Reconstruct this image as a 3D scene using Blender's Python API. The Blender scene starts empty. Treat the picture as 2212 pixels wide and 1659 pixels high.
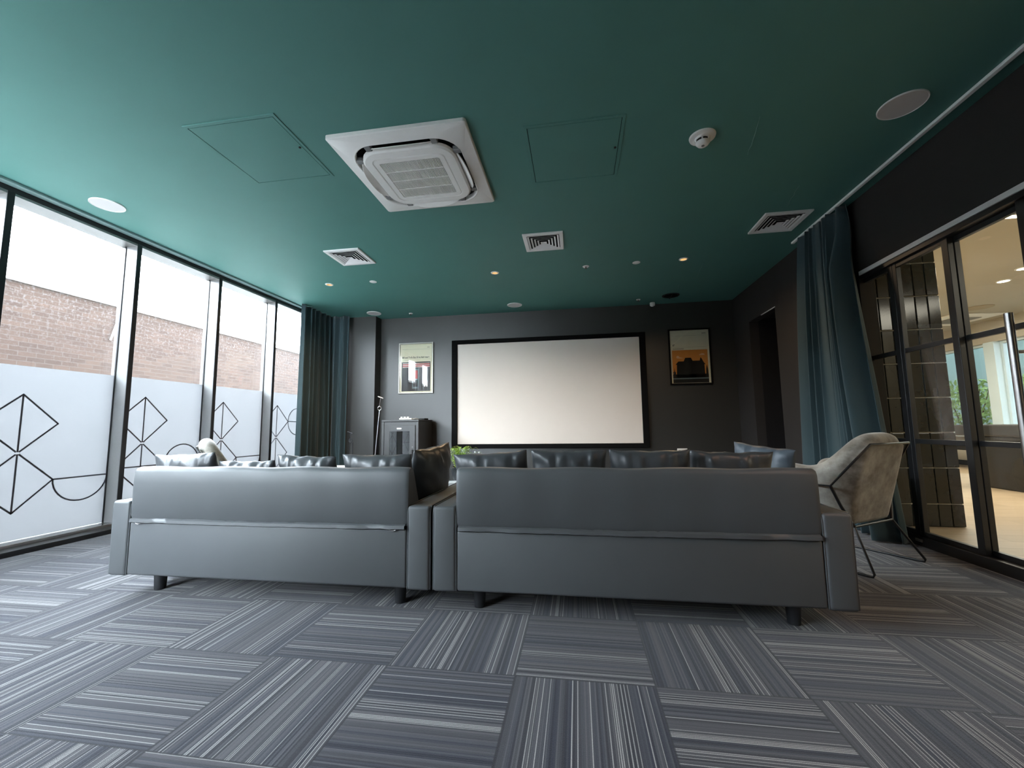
import bpy, bmesh, math, random
from mathutils import Vector, Matrix, Euler
random.seed(7)
sc = bpy.context.scene
COL = sc.collection
PI = math.pi
H = 2.858            # ceiling height
YB = 6.83            # screen wall
XR = 2.47            # right wall
GX = -4.47           # glass plane on the left
IX = -4.33           # inner face of the mullions
YN = -1.47            # wall behind the viewpoint

# ------------------------------------------------------------------ materials
def s2l(c):
    def f(v):
        v /= 255.0
        return v / 12.92 if v <= .04045 else ((v + .055) / 1.055) ** 2.4
    return tuple(f(v) for v in c)

class NT:
    def __init__(s, name):
        s.m = bpy.data.materials.new(name); s.m.use_nodes = True
        s.t = s.m.node_tree; s.t.nodes.clear()
        s.out = s.t.nodes.new('ShaderNodeOutputMaterial')
    def n(s, typ, **kw):
        nd = s.t.nodes.new(typ)
        for k, v in kw.items(): setattr(nd, k, v)
        return nd
    def l(s, a, b): s.t.links.new(a, b)
    def put(s, sock, v):
        if hasattr(v, 'is_output') or isinstance(v, bpy.types.NodeSocket): s.l(v, sock)
        else: sock.default_value = v
    def math(s, op, a, b=None, c=None, clamp=False):
        nd = s.n('ShaderNodeMath', operation=op, use_clamp=clamp)
        s.put(nd.inputs[0], a)
        if b is not None: s.put(nd.inputs[1], b)
        if c is not None: s.put(nd.inputs[2], c)
        return nd.outputs[0]
    def mix(s, f, a, b, blend='MIX'):
        nd = s.n('ShaderNodeMix', data_type='RGBA', blend_type=blend)
        s.put(nd.inputs[0], f)
        for k, v in ((6, a), (7, b)):
            if isinstance(v, tuple): nd.inputs[k].default_value = (*v[:3], 1)
            else: s.l(v, nd.inputs[k])
        return nd.outputs[2]
    def noise(s, scale, detail=2, vec=None, rough=.5):
        nd = s.n('ShaderNodeTexNoise'); nd.inputs['Scale'].default_value = scale
        nd.inputs['Detail'].default_value = detail; nd.inputs['Roughness'].default_value = rough
        if vec is not None: s.l(vec, nd.inputs['Vector'])
        return nd.outputs['Fac']
    def obj(s): return s.n('ShaderNodeTexCoord').outputs['Object']
    def geo(s): return s.n('ShaderNodeNewGeometry').outputs['Position']
    def bsdf(s, col, rough=.5, metal=0, spec=.5, bump=None, bstr=.2, bdist=.01, sheen=0):
        b = s.n('ShaderNodeBsdfPrincipled')
        if isinstance(col, tuple): b.inputs['Base Color'].default_value = (*col[:3], 1)
        else: s.l(col, b.inputs['Base Color'])
        s.put(b.inputs['Roughness'], rough); b.inputs['Metallic'].default_value = metal
        b.inputs['Specular IOR Level'].default_value = spec
        if sheen:
            b.inputs['Sheen Weight'].default_value = sheen; b.inputs['Sheen Roughness'].default_value = .4
        if bump is not None:
            bp = s.n('ShaderNodeBump'); bp.inputs['Strength'].default_value = bstr; bp.inputs['Distance'].default_value = bdist
            s.l(bump, bp.inputs['Height']); s.l(bp.outputs[0], b.inputs['Normal'])
        s.l(b.outputs[0], s.out.inputs[0]); return b

def plain(name, col, rough=.5, metal=0, spec=.5, nscale=40, namt=.08, bstr=0):
    t = NT(name); f = t.noise(nscale, 3, t.obj())
    c = t.mix(f, tuple(v * (1 - namt) for v in col), tuple(min(1, v * (1 + namt)) for v in col))
    t.bsdf(c, rough, metal, spec, bump=f if bstr else None, bstr=bstr, bdist=.002)
    return t.m

def emit(name, col, st):
    t = NT(name); e = t.n('ShaderNodeEmission'); e.inputs[0].default_value = (*col, 1); e.inputs[1].default_value = st
    t.l(e.outputs[0], t.out.inputs[0]); return t.m

def clear_glass(name, tint=(.97, .985, .98), ior=1.5):
    t = NT(name); tr = t.n('ShaderNodeBsdfTransparent'); tr.inputs[0].default_value = (*tint, 1)
    gl = t.n('ShaderNodeBsdfGlossy'); gl.inputs['Roughness'].default_value = .01
    g = t.n('ShaderNodeNewGeometry'); dt = t.n('ShaderNodeVectorMath', operation='DOT_PRODUCT'); t.l(g.outputs['Normal'], dt.inputs[0]); t.l(g.outputs['Incoming'], dt.inputs[1])
    f0 = ((ior - 1) / (ior + 1)) ** 2
    fr = t.math('ADD', t.math('MULTIPLY', t.math('POWER', t.math('SUBTRACT', 1.0, t.math('ABSOLUTE', dt.outputs['Value']), clamp=True), 5.0), 1 - f0), f0)
    mx = t.n('ShaderNodeMixShader'); t.l(fr, mx.inputs[0]); t.l(tr.outputs[0], mx.inputs[1]); t.l(gl.outputs[0], mx.inputs[2])
    t.l(mx.outputs[0], t.out.inputs[0]); return t.m

def film_mat():
    t = NT('frosted_film')
    a = t.n('ShaderNodeBsdfTranslucent'); a.inputs[0].default_value = (.345, .345, .348, 1)
    b = t.n('ShaderNodeBsdfDiffuse'); b.inputs[0].default_value = (.4, .4, .42, 1)
    mx = t.n('ShaderNodeMixShader'); mx.inputs[0].default_value = .22
    t.l(a.outputs[0], mx.inputs[1]); t.l(b.outputs[0], mx.inputs[2]); t.l(mx.outputs[0], t.out.inputs[0]); return t.m

def carpet_mat(tx, ty):
    t = NT('carpet_tiles'); sx = t.n('ShaderNodeSeparateXYZ'); t.l(t.geo(), sx.inputs[0])
    u = t.math('DIVIDE', t.math('SUBTRACT', sx.outputs[0], tx), .5); v = t.math('DIVIDE', t.math('SUBTRACT', sx.outputs[1], ty), .5)
    i = t.math('FLOOR', u); j = t.math('FLOOR', v); fu = t.math('FRACT', u); fv = t.math('FRACT', v)
    par = t.math('FLOORED_MODULO', t.math('ADD', i, j), 2.0)          # 0: ribs along x, 1: ribs along y
    cr = t.math('ADD', t.math('MULTIPLY', fu, par), t.math('MULTIPLY', fv, t.math('SUBTRACT', 1.0, par)))
    al = t.math('ADD', t.math('MULTIPLY', fv, par), t.math('MULTIPLY', fu, t.math('SUBTRACT', 1.0, par)))
    seed = t.math('ADD', t.math('MULTIPLY', i, 7.31), t.math('MULTIPLY', j, 3.17))
    def wn(freq, off):
        q = t.math('FLOOR', t.math('MULTIPLY', cr, freq))
        c = t.n('ShaderNodeCombineXYZ'); t.l(q, c.inputs[0]); t.l(seed, c.inputs[1]); c.inputs[2].default_value = off
        w = t.n('ShaderNodeTexWhiteNoise', noise_dimensions='3D'); t.l(c.outputs[0], w.inputs[0]); return w.outputs['Value']
    rib = wn(84., 1.); rib2 = wn(84., 9.); band = wn(21., 2.); band2 = wn(8., 5.)
    th = t.math('SUBTRACT', .92, t.math('MULTIPLY', t.math('GREATER_THAN', band, .66), .42))
    thread = t.math('GREATER_THAN', rib, th)
    ribw = t.math('FRACT', t.math('MULTIPLY', cr, 84.))
    thr = t.math('MULTIPLY', thread, t.math('MULTIPLY', t.math('GREATER_THAN', ribw, .20), t.math('LESS_THAN', ribw, .74)))
    thr = t.math('MULTIPLY', thr, t.math('ADD', .6, t.math('MULTIPLY', rib2, .4)))
    navy, grey, brown = (.024, .028, .054), (.052, .054, .078), (.068, .063, .072)
    base = t.mix(t.math('GREATER_THAN', band2, .55), navy, grey)
    base = t.mix(t.math('MULTIPLY', t.math('GREATER_THAN', band, .42), .6), base, brown)
    base = t.mix(t.math('MULTIPLY', t.math('MULTIPLY', rib2, rib2), .75), base, (.170, .165, .172))
    base = t.mix(t.math('MULTIPLY', t.math('LESS_THAN', rib2, .25), .5), base, (.012, .013, .02))
    # grooves between the ribs and the loops along each rib
    groove = t.math('MULTIPLY', t.math('LESS_THAN', ribw, .14), .45)
    base = t.mix(groove, base, (.015, .016, .02))
    lo = t.math('FRACT', t.math('ADD', t.math('MULTIPLY', al, 110.), t.math('MULTIPLY', rib, 9.)))
    speck = t.noise(420, 2, t.geo(), .7)
    thc = t.mix(speck, (.40, .39, .385), (.80, .78, .75))
    col = t.mix(t.math('MULTIPLY', thr, t.math('SUBTRACT', 1.0, t.math('MULTIPLY', t.math('LESS_THAN', lo, .22), .55))), base, thc)
    col = t.mix(t.math('MULTIPLY', t.math('SUBTRACT', speck, .35), 1.2, clamp=True), t.mix(.55, col, (.004, .004, .006)), col)
    ed = t.math('MINIMUM', t.math('MINIMUM', fu, t.math('SUBTRACT', 1., fu)), t.math('MINIMUM', fv, t.math('SUBTRACT', 1., fv)))
    col = t.mix(t.math('MULTIPLY', t.math('LESS_THAN', ed, .006), .75), col, (.012, .012, .016))
    hgt = t.math('ADD', t.math('MULTIPLY', t.math('SUBTRACT', 1.0, t.math('LESS_THAN', ribw, .14)), .6), speck)
    t.bsdf(col, .95, 0, .15, bump=hgt, bstr=.5, bdist=.003, sheen=.25); return t.m

def brick_mat():
    t = NT('old_brick'); sx = t.n('ShaderNodeSeparateXYZ'); t.l(t.geo(), sx.inputs[0])
    c = t.n('ShaderNodeCombineXYZ'); t.l(sx.outputs[1], c.inputs[0]); t.l(sx.outputs[2], c.inputs[1])
    b = t.n('ShaderNodeTexBrick'); t.l(c.outputs[0], b.inputs[0]); b.inputs['Scale'].default_value = 1
    b.inputs['Brick Width'].default_value = .225; b.inputs['Row Height'].default_value = .075; b.inputs['Mortar Size'].default_value = .006
    b.inputs['Color1'].default_value = (*BRICK[0], 1); b.inputs['Color2'].default_value = (*BRICK[1], 1); b.inputs['Mortar'].default_value = (*BRICK[2], 1)
    g = t.noise(1.1, 4, t.geo()); g2 = t.noise(22, 4, t.geo(), .75)
    col = t.mix(t.math('MULTIPLY', g, .5), b.outputs[0], BRICK[3])
    pale = t.math('MULTIPLY', t.math('GREATER_THAN', g2, .56), t.math('MULTIPLY', t.math('SUBTRACT', sx.outputs[2], 1.9), .5, clamp=True))
    col = t.mix(pale, col, BRICK[4])
    t.bsdf(col, .9, 0, .2, bump=b.outputs['Fac'], bstr=.3); return t.m
BRICK = ((.017, .0094, .0064), (.027, .0158, .0108), (.030, .0225, .0185), (.020, .0135, .0103), (.048, .042, .040))

def wood_floor_mat():
    t = NT('oak_planks'); b = t.n('ShaderNodeTexBrick'); t.l(t.geo(), b.inputs[0]); b.inputs['Scale'].default_value = 1
    b.inputs['Brick Width'].default_value = 1.3; b.inputs['Row Height'].default_value = .19; b.inputs['Mortar Size'].default_value = .002
    b.inputs['Color1'].default_value = (.44, .33, .21, 1); b.inputs['Color2'].default_value = (.55, .43, .29, 1); b.inputs['Mortar'].default_value = (.16, .09, .05, 1)
    mp = t.n('ShaderNodeMapping'); mp.inputs['Scale'].default_value = (1.5, 14, 1); t.l(t.geo(), mp.inputs[0])
    g = t.noise(2.2, 5, mp.outputs[0], .6)
    col = t.mix(t.math('MULTIPLY', g, .7), b.outputs[0], (.30, .21, .12)); t.bsdf(col, .38, 0, .5); return t.m

def velvet_mat():
    t = NT('taupe_velvet'); a = t.noise(7, 4, t.obj(), .6); b = t.noise(22, 3, t.obj(), .6)
    f = t.math('MULTIPLY', t.math('SUBTRACT', t.math('ADD', t.math('MULTIPLY', a, .7), t.math('MULTIPLY', b, .3)), .36), 3.4, clamp=True)
    col = t.mix(f, (.15, .130, .105), (.41, .378, .33)); t.bsdf(col, .75, 0, .2, bump=b, bstr=.15, bdist=.004, sheen=.5); return t.m

def leather_mat(name, col, rough, bscale=8, bstr=.25):
    t = NT(name); f = t.noise(bscale, 4, t.obj(), .55); g = t.noise(260, 2, t.obj())
    h = t.math('ADD', f, t.math('MULTIPLY', g, .06))
    c = t.mix(f, tuple(v * .9 for v in col), tuple(v * 1.1 for v in col)); t.bsdf(c, rough, 0, .55, bump=h, bstr=bstr, bdist=.01); return t.m

def fabric_mat(name, col, col2):
    t = NT(name); sx = t.n('ShaderNodeSeparateXYZ'); t.l(t.obj(), sx.inputs[0])
    f = t.noise(300, 2, t.obj()); c = t.mix(f, col, col2); t.bsdf(c, .9, 0, .1, bump=f, bstr=.1, bdist=.002, sheen=.3); return t.m

M = {}
M['carpet'] = carpet_mat(-2.2527, 1.6153)
M['teal'] = plain('teal_ceiling_paint', (.090, .240, .213), .6, 0, .3, 3, .05)
M['charcoal'] = plain('charcoal_wall_paint', (.030, .0285, .025), .42, 0, .8, 2.5, .10)
M['charcoal2'] = plain('charcoal_rough_paint', (.028, .026, .025), .75, 0, .3, 3, .10)
M['blackmetal'] = plain('black_powder_coat', (.012, .012, .013), .35, 0, .5, 30, .1)
M['black'] = plain('matt_black', (.010, .010, .011), .7, 0, .3, 30, .1)
M['darkvoid'] = plain('dark_interior', (.006, .006, .006), .9, 0, .1, 30, .1)
M['alu'] = plain('silver_aluminium', (.27, .265, .26), .26, .4, .5, 60, .05)
M['whitepl'] = plain('white_plastic', (.88, .865, .83), .4, 0, .5, 20, .03)
M['whitemetal'] = plain('white_painted_metal', (.88, .875, .86), .35, 0, .5, 20, .03)
M['greypl'] = plain('grey_plastic', (.22, .22, .22), .5, 0, .4, 20, .05)
M['speaker'] = plain('speaker_grille', (.60, .58, .57), .7, 0, .3, 500, .25)
M['leather'] = leather_mat('grey_leatherette', (.072, .076, .080), .5, 5, .10)
M['cush'] = leather_mat('grey_leatherette_cushion', (.050, .053, .057), .36, 14, .28)
M['cushblue'] = leather_mat('blue_grey_cushion', (.058, .074, .092), .5, 14, .3)
M['leg'] = plain('black_plastic_leg', (.022, .023, .026), .5, 0, .4, 30, .2)
M['velvet'] = velvet_mat()
M['curtain'] = fabric_mat('teal_curtain', (.048, .076, .086), (.070, .104, .114))
M['screen'] = plain('projection_fabric', (.80, .72, .645), .8, 0, .2, 8, .015)
M['velvetblack'] = plain('black_flock_frame', (.006, .006, .006), .9, 0, .1, 60, .2)
M['glass'] = clear_glass('window_glass')
M['film'] = film_mat()
M['rackglass'] = clear_glass('coated_rack_glass', (.6, .62, .62), 2.7)
M['oldsilver'] = plain('dull_silver_frame', (.30, .29, .25), .3, .7, .5, 30, .05)
M['filmline'] = plain('clear_pattern_line', (.10, .10, .12), .5, 0, .3, 30, .1)
M['brick'] = brick_mat()
M['coping'] = plain('stone_coping', (.30, .28, .26), .8, 0, .3, 4, .15)
M['paving'] = plain('concrete_paving', (.24, .235, .225), .9, 0, .3, 3, .15)
M['oak'] = wood_floor_mat()
M['cream'] = plain('cream_paint', (.47, .43, .35), .8, 0, .3, 2, .03)
M['gloss_tile'] = plain('glazed_dark_tile', (.016, .015, .009), .12, 0, .42, 9, .25, .05)
M['grout'] = plain('pale_grout', (.55, .52, .45), .8, 0, .3, 50, .1)
M['foliage'] = plain('green_leaf', (.30, .44, .06), .5, 0, .4, 12, .4)
M['foliage2'] = plain('garden_leaf', (.30, .42, .14), .6, 0, .3, 8, .4)
M['bark'] = plain('bark', (.12, .08, .05), .9, 0, .2, 12, .2)
M['palewall'] = plain('pale_render', (.42, .50, .48), .9, 0, .2, 2, .05)
M['paleblue'] = plain('pale_blue_frame', (.55, .66, .70), .5, 0, .4, 6, .05)
M['paper'] = plain('cream_paper', (.84, .735, .54), .7, 0, .3, 6, .03)
M['whitepaper'] = plain('white_paper', (.80, .79, .77), .7, 0, .3, 6, .03)
M['ink'] = plain('black_ink', (.015, .014, .014), .7, 0, .2, 30, .1)
M['rule'] = plain('grey_rule', (.30, .27, .19), .7, 0, .2, 30, .1)
M['orange'] = plain('orange_ink', (.75, .28, .06), .7, 0, .2, 5, .06)
M['peach'] = plain('peach_ink', (.85, .50, .28), .7, 0, .2, 5, .05)
M['red'] = plain('red_ink', (.52, .05, .05), .7, 0, .2, 5, .05)
M['pink'] = plain('pale_pink_ink', (.80, .60, .55), .7, 0, .2, 5, .05)
M['slate'] = plain('slate_ink', (.14, .18, .19), .7, 0, .2, 5, .05)
M['rack'] = plain('rack_enamel', (.034, .034, .033), .38, 0, .6, 20, .06)
M['tabletop'] = plain('white_laminate', (.70, .70, .69), .4, 0, .4, 10, .03)
M['pot'] = plain('dark_glazed_pot', (.02, .022, .024), .15, 0, .6, 10, .1)
M['warm'] = emit('warm_lamp', (1.0, .60, .22), .14)
M['warmstrip'] = emit('warm_led', (1.0, .80, .52), 3.0)
M['spotlens'] = emit('spot_lens', (1.0, .86, .66), 5.0)
M['chrome'] = plain('brushed_steel', (.45, .43, .42), .3, 1, .5, 80, .06)
M['greyled'] = plain('pale_grey_channel', (.74, .73, .72), .45, 0, .4, 30, .04)
M['tealgap'] = plain('dark_teal_gap', (.012, .035, .030), .9, 0, .1, 30, .05)

# ------------------------------------------------------------------ mesh helpers
class MB:
    def __init__(s): s.v = []; s.f = []; s.mi = []
    def add(s, v, f, mi=0):
        o = len(s.v); s.v += [tuple(p) for p in v]; s.f += [tuple(i + o for i in q) for q in f]; s.mi += [mi] * len(f); return s
    def bm(s, bm, mat=None, mi=0):
        if mat is not None: bm.transform(mat)
        bm.verts.index_update(); s.add([v.co.copy() for v in bm.verts], [[v.index for v in q.verts] for q in bm.faces], mi); bm.free(); return s
    def box(s, lo, hi, bev=0, seg=2, mat=None, mi=0):
        b = bmesh.new(); bmesh.ops.create_cube(b, size=1)
        for v in b.verts: v.co = Vector([(lo[k] + hi[k]) / 2 + v.co[k] * (hi[k] - lo[k]) for k in range(3)])
        if bev > 0: bmesh.ops.bevel(b, geom=list(b.edges), offset=bev, segments=seg, profile=.5, affect='EDGES')
        return s.bm(b, mat, mi)
    def cyl(s, c, r, h, n=24, r2=None, axis='Z', bev=0, mi=0):
        b = bmesh.new(); bmesh.ops.create_cone(b, cap_ends=True, segments=n, radius1=r, radius2=r if r2 is None else r2, depth=h)
        if bev:
            es = [e for e in b.edges if abs(e.verts[0].co.z - e.verts[1].co.z) < 1e-6]
            bmesh.ops.bevel(b, geom=es, offset=bev, segments=2, profile=.5, affect='EDGES')
        R = Matrix.Identity(4)
        if axis == 'X': R = Matrix.Rotation(PI / 2, 4, 'Y')
        if axis == 'Y': R = Matrix.Rotation(PI / 2, 4, 'X')
        return s.bm(b, Matrix.Translation(c) @ R, mi)
    def tube(s, pts, r, n=10, closed=False, mi=0):
        pts = [Vector(p) for p in pts]; rings = []; N = len(pts); up = None
        for k in range(N):
            a = pts[k - 1] if (k > 0 or closed) else pts[k]; b = pts[(k + 1) % N] if (k < N - 1 or closed) else pts[k]
            d = (b - a).normalized()
            if up is None:
                up = Vector((0, 0, 1)) if abs(d.z) < .9 else Vector((1, 0, 0))
            x = d.cross(up).normalized(); y = x.cross(d).normalized(); up = y
            rr = r[k] if isinstance(r, (list, tuple)) else r
            rings.append([pts[k] + x * rr * math.cos(2 * PI * q / n) + y * rr * math.sin(2 * PI * q / n) for q in range(n)])
        v = [p for g in rings for p in g]; f = []
        for k in range(N if closed else N - 1):
            k2 = (k + 1) % N
            for q in range(n): f.append((k * n + q, k * n + (q + 1) % n, k2 * n + (q + 1) % n, k2 * n + q))
        if not closed:
            f.append(tuple(range(n))[::-1]); f.append(tuple((N - 1) * n + q for q in range(n)))
        return s.add(v, f, mi)
    def lathe(s, prof, c=(0, 0, 0), n=32, mi=0):
        v = []; f = []; m = len(prof)
        for k in range(n):
            a = 2 * PI * k / n
            for (r, z) in prof: v.append((c[0] + r * math.cos(a), c[1] + r * math.sin(a), c[2] + z))
        for k in range(n):
            k2 = (k + 1) % n
            for q in range(m - 1): f.append((k * m + q, k2 * m + q, k2 * m + q + 1, k * m + q + 1))
        return s.add(v, f, mi)
    def prism(s, poly, d0, d1, axis='Y', mi=0):
        n = len(poly)
        def P(p, d): return {'Y': (p[0], d, p[1]), 'X': (d, p[0], p[1]), 'Z': (p[0], p[1], d)}[axis]
        v = [P(p, d0) for p in poly] + [P(p, d1) for p in poly]
        f = [tuple(range(n))[::-1], tuple(range(n, 2 * n))] + [(k, (k + 1) % n, n + (k + 1) % n, n + k) for k in range(n)]
        return s.add(v, f, mi)
    def build(s, name, mats, parent=None, smooth=False, angle=40, loc=None):
        me = bpy.data.meshes.new(name); me.from_pydata(s.v, [], s.f); me.update()
        if not isinstance(mats, (list, tuple)): mats = [mats]
        for m in mats: me.materials.append(m)
        for p, k in zip(me.polygons, s.mi): p.material_index = k
        b = bmesh.new(); b.from_mesh(me); bmesh.ops.recalc_face_normals(b, faces=b.faces); b.to_mesh(me); b.free()
        if smooth:
            for p in me.polygons: p.use_smooth = True
            me.set_sharp_from_angle(angle=math.radians(angle))
        o = bpy.data.objects.new(name, me); COL.objects.link(o)
        if parent is not None: o.parent = parent
        if loc is not None: o.location = loc
        return o

def tag(o, label, cat, group=None, kind=None):
    o['label'] = label; o['category'] = cat
    if group: o['group'] = group
    if kind: o['kind'] = kind
    return o
def thing(name, label, cat, loc=(0, 0, 0), rz=0, group=None):
    o = bpy.data.objects.new(name, None); COL.objects.link(o); o.location = loc; o.rotation_euler = (0, 0, rz)
    o.empty_display_size = .1
    return tag(o, label, cat, group)
def struct(o):
    o['kind'] = 'structure'; return o
def sempty(name, loc=(0, 0, 0)):
    o = bpy.data.objects.new(name, None); COL.objects.link(o); o.location = loc; o['kind'] = 'structure'; o.empty_display_size = .1; return o
def copy_thing(src, loc, rz=None, label=None, group=None):
    c = src.copy(); COL.objects.link(c); c.location = loc
    if rz is not None: c.rotation_euler = (0, 0, rz)
    if label: c['label'] = label
    if group: c['group'] = group
    for ch in list(src.children):
        d = ch.copy(); COL.objects.link(d); d.parent = c
        for g in list(ch.children):
            e = g.copy(); COL.objects.link(e); e.parent = d
    return c
def subsurf(o, lv=2):
    m = o.modifiers.new('sub', 'SUBSURF'); m.levels = lv; m.render_levels = lv
    for p in o.data.polygons: p.use_smooth = True
    return o

# ------------------------------------------------------------------ shell
struct(MB().box((-4.19, YN, -.12), (2.49, YB + .05, 0)).build('floor', M['carpet']))
struct(MB().box((-4.32, YN, H), (XR + .04, YB + .25, H + .2)).build('ceiling', M['teal']))
struct(MB().box((-4.6, YB, -.1), (XR + .6, YB + .2, H)).build('wall_back', M['charcoal']))
struct(MB().box((-4.6, 6.62, 0), (-3.41, YB + .01, H)).build('wall_pillar', M['charcoal']))
struct(MB().box((-3.10, YN - .2, -.1), (XR + .6, YN, H)).box((-5.0, YN - .2, 2.78), (-3.1, YN, H)).box((-5.0, YN - .2, -.1), (-3.1, YN, .08)).build('wall_rear', M['charcoal2']))
for n in range(2):  # added glazing behind the viewpoint, lets daylight onto the sofa backs
    W_ = sempty('window_%d' % (30 + n), (-4.42 + .655 * n, YN - .1, 0))
    MB().box((.02, -.006, .08), (.64, .006, 2.78)).build('pane', M['glass'], W_)
    MB().box((-.02, -.06, .08), (.025, .08, 2.78), .003).build('mullion', M['alu'], W_)
# right wall: solid stretch with a doorway, and the bulkhead above the sliding doors
w = MB()
w.box((XR, 6.26, 0), (XR + .12, YB, H)).box((XR, 3.94, 0), (XR + .12, 5.48, H)).box((XR, 5.47, 2.36), (XR + .12, 6.27, H))
w.box((XR, -.4, 2.225), (XR + .12, 3.95, H)).box((XR, YN, 0), (XR + .12, -.4, H))
struct(w.build('wall_right', M['charcoal2']))
al = MB(); al.box((XR + .12, 5.40, 0), (XR + .7, 5.48, 2.5)).box((XR + .12, 6.26, 0), (XR + .7, 6.34, 2.5)).box((XR + .65, 5.48, 0), (XR + .7, 6.26, 2.5)).box((XR + .12, 5.4, 2.40), (XR + .7, 6.34, 2.5)).box((XR, 5.48, -.1), (XR + .7, 6.26, 0))
struct(al.build('wall_alcove', M['black']))
d = sempty('door_9', (XR, 5.87, 0))
MB().box((.58, -.38, .0), (.62, .38, 2.30), .004).build('leaf', M['blackmetal'], d)
MB().box((-.004, -.40, 2.352), (.010, .0, 2.361), .002).build('head_strip', M['greyled'], d)
struct(MB().box((XR - .012, 3.98, 0), (XR, 5.47, .07), .003).build('baseboard_right', M['black']))

# ------------------------------------------------------------------ left glazing
def lines_mesh(segs, wd, x0, x1):
    m = MB()
    for (a, b) in segs:
        a = Vector((a[0], a[1])); b = Vector((b[0], b[1])); dd = (b - a).normalized(); nn = Vector((-dd.y, dd.x)) * wd / 2
        a2, b2 = a - dd * wd * .3, b + dd * wd * .3
        m.prism([tuple(a2 + nn), tuple(b2 + nn), tuple(b2 - nn), tuple(a2 - nn)], x0, x1, 'X')
    return m
def bay_pattern(yc, zc, kind, y0, y1):
    A, Bz, g = .248, .238, .012
    T, R_, Mi, L = (yc, zc + 2 * Bz), (yc + A, zc + Bz), (yc, zc), (yc - A, zc + Bz)
    R2, B2, L2 = (yc + A, zc - Bz), (yc, zc - 2 * Bz), (yc - A, zc - Bz)
    s = [(T, R_), (R_, (yc + .012, zc + g)), ((yc - .012, zc + g), L), (L, T), (T, (yc, zc + g)),
         ((yc + .012, zc - g), R2), (R2, B2), (B2, L2), (L2, (yc - .012, zc - g)), ((yc, zc - g), B2)]
    r = (y1 - yc - A) / 2
    def arc(cy, cz, up, rr=r):
        q = [(cy + rr * math.cos(PI * k / 18), cz + (rr if up else -rr) * math.sin(PI * k / 18)) for k in range(19)]
        return list(zip(q[:-1], q[1:]))
    if kind == 0:
        s += [(R2, (y1, R2[1]))] + arc(yc + A + r, R2[1], False)
    elif kind == 1:
        s += [((y0, R2[1]), R2), (R2, (y1, R2[1]))] + arc(yc + A + r, R2[1], True)
    else:
        s += [(R_, (y1, R_[1]))] + arc(yc + A + r, R_[1], True) + arc(yc + A + r, R_[1], False)
    return [(a, b) for a, b in s if min(a[0], b[0]) > y0 - .002 and max(a[0], b[0]) < y1 + .002]
PITCH = .9725
wi = 0
for k in range(-4, 4):
    ym = 2.44 + PITCH * k                      # mullion centre at the near side of this bay
    y0, y1 = ym + .023, ym + PITCH - .023
    if y0 > 6.55: break
    y1 = min(y1, 6.6)
    wi += 1
    W_ = sempty('window_%d' % wi, (GX, ym, 0))
    def loc(mb): mb.v = [(a - GX, b - ym, c) for a, b, c in mb.v]; return mb
    zf = {0: 1.462, 1: 1.468, 2: 1.468, 3: 1.47}.get(k, 1.465)
    loc(MB().box((GX - .012, y0 - .002, .04), (GX, y1 + .002, 2.79))).build('pane', M['glass'], W_)
    fl = loc(MB().box((GX + .001, y0, .064), (GX + .0025, y1, zf))).build('frosted_film', M['film'], W_)
    kind = 1 if k % 2 else 0
    if k == 3: kind = 2
    yc = y0 + .262 if kind != 9 else 0
    zc = {0: .752, 1: .793, 2: .795, 3: .80}.get(k, .77)
    loc(lines_mesh(bay_pattern(yc, zc, kind, y0, y1), .0125, GX + .0028, GX + .0040)).build('line_pattern', M['filmline'], fl)
    # mullion (silver cheeks, black gasket and inner cap)
    loc(MB().box((GX - .05, ym - .022, .03), (IX + .0, ym + .022, 2.80), .003)).build('mullion', M['alu'], W_)
    loc(MB().box((IX - .004, ym - .0225, .03), (IX + .004, ym + .0225, 2.80), .002)).build('mullion_cap', M['blackmetal'], W_)
    loc(MB().box((GX - .001, ym - .030, .05), (GX + .012, ym - .021, 2.79)).box((GX - .001, ym + .021, .05), (GX + .012, ym + .030, 2.79))).build('gasket', M['blackmetal'], W_)
    loc(MB().box((GX - .05, ym, 2.775), (IX, ym + PITCH, 2.83), .003)).build('head_frame', M['alu'], W_)
    loc(MB().box((GX - .05, ym, -.02), (IX, ym + PITCH, .060), .003)).build('sill', M['alu'], W_)
struct(MB().box((-4.36, YN, 2.796), (-4.325, 6.7, 2.84), .002).build('trim_1', M['blackmetal']))
struct(MB().box((-4.328, YN, 2.835), (-4.255, 6.7, H + .001), .006).build('trim_2', plain('pale_teal_track', (.20, .30, .29), .4)))
struct(MB().box((-4.55, YN, 2.83), (-4.32, 6.9, H + .2)).build('trim_3', M['black']))
struct(MB().box((IX + .001, YN, -.1), (-4.18, 6.62, .040), .003).build('baseboard_left', M['blackmetal']))
struct(MB().box((GX - .1, YN - .5, -.3), (IX, 6.9, -.02)).build('trim_4', M['black']))

# outside: paving, old brick boundary wall with coping
struct(MB().box((-30, -30, -.35), (GX - .06, 40, -.15)).build('ground', M['paving']))
bw = thing('brick_wall', 'old brown brick boundary wall outside the left windows', 'wall', (-8.5, 4, -.15))
MB().box((-.35, -16, 0), (0, 26, 3.40)).build('brickwork', M['brick'], bw)
MB().box((-.30, -16, 0), (.03, 26, 1.75), .008).build('bounce_band', plain('bounce_band_paint', (.14, .14, .135), .8, 0, .3, 3, .05), bw)  # added pale band, hidden behind the film, bounces daylight up to the ceiling
MB().box((-.40, -16, 3.40), (.05, 26, 3.50), .01).build('coping', M['coping'], bw)
dp = MB().tube([(.03, 2.45, 3.38), (.03, 2.30, 2.75)], .014, 8).build('drain_pipe', M['whitepl'], bw)

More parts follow.
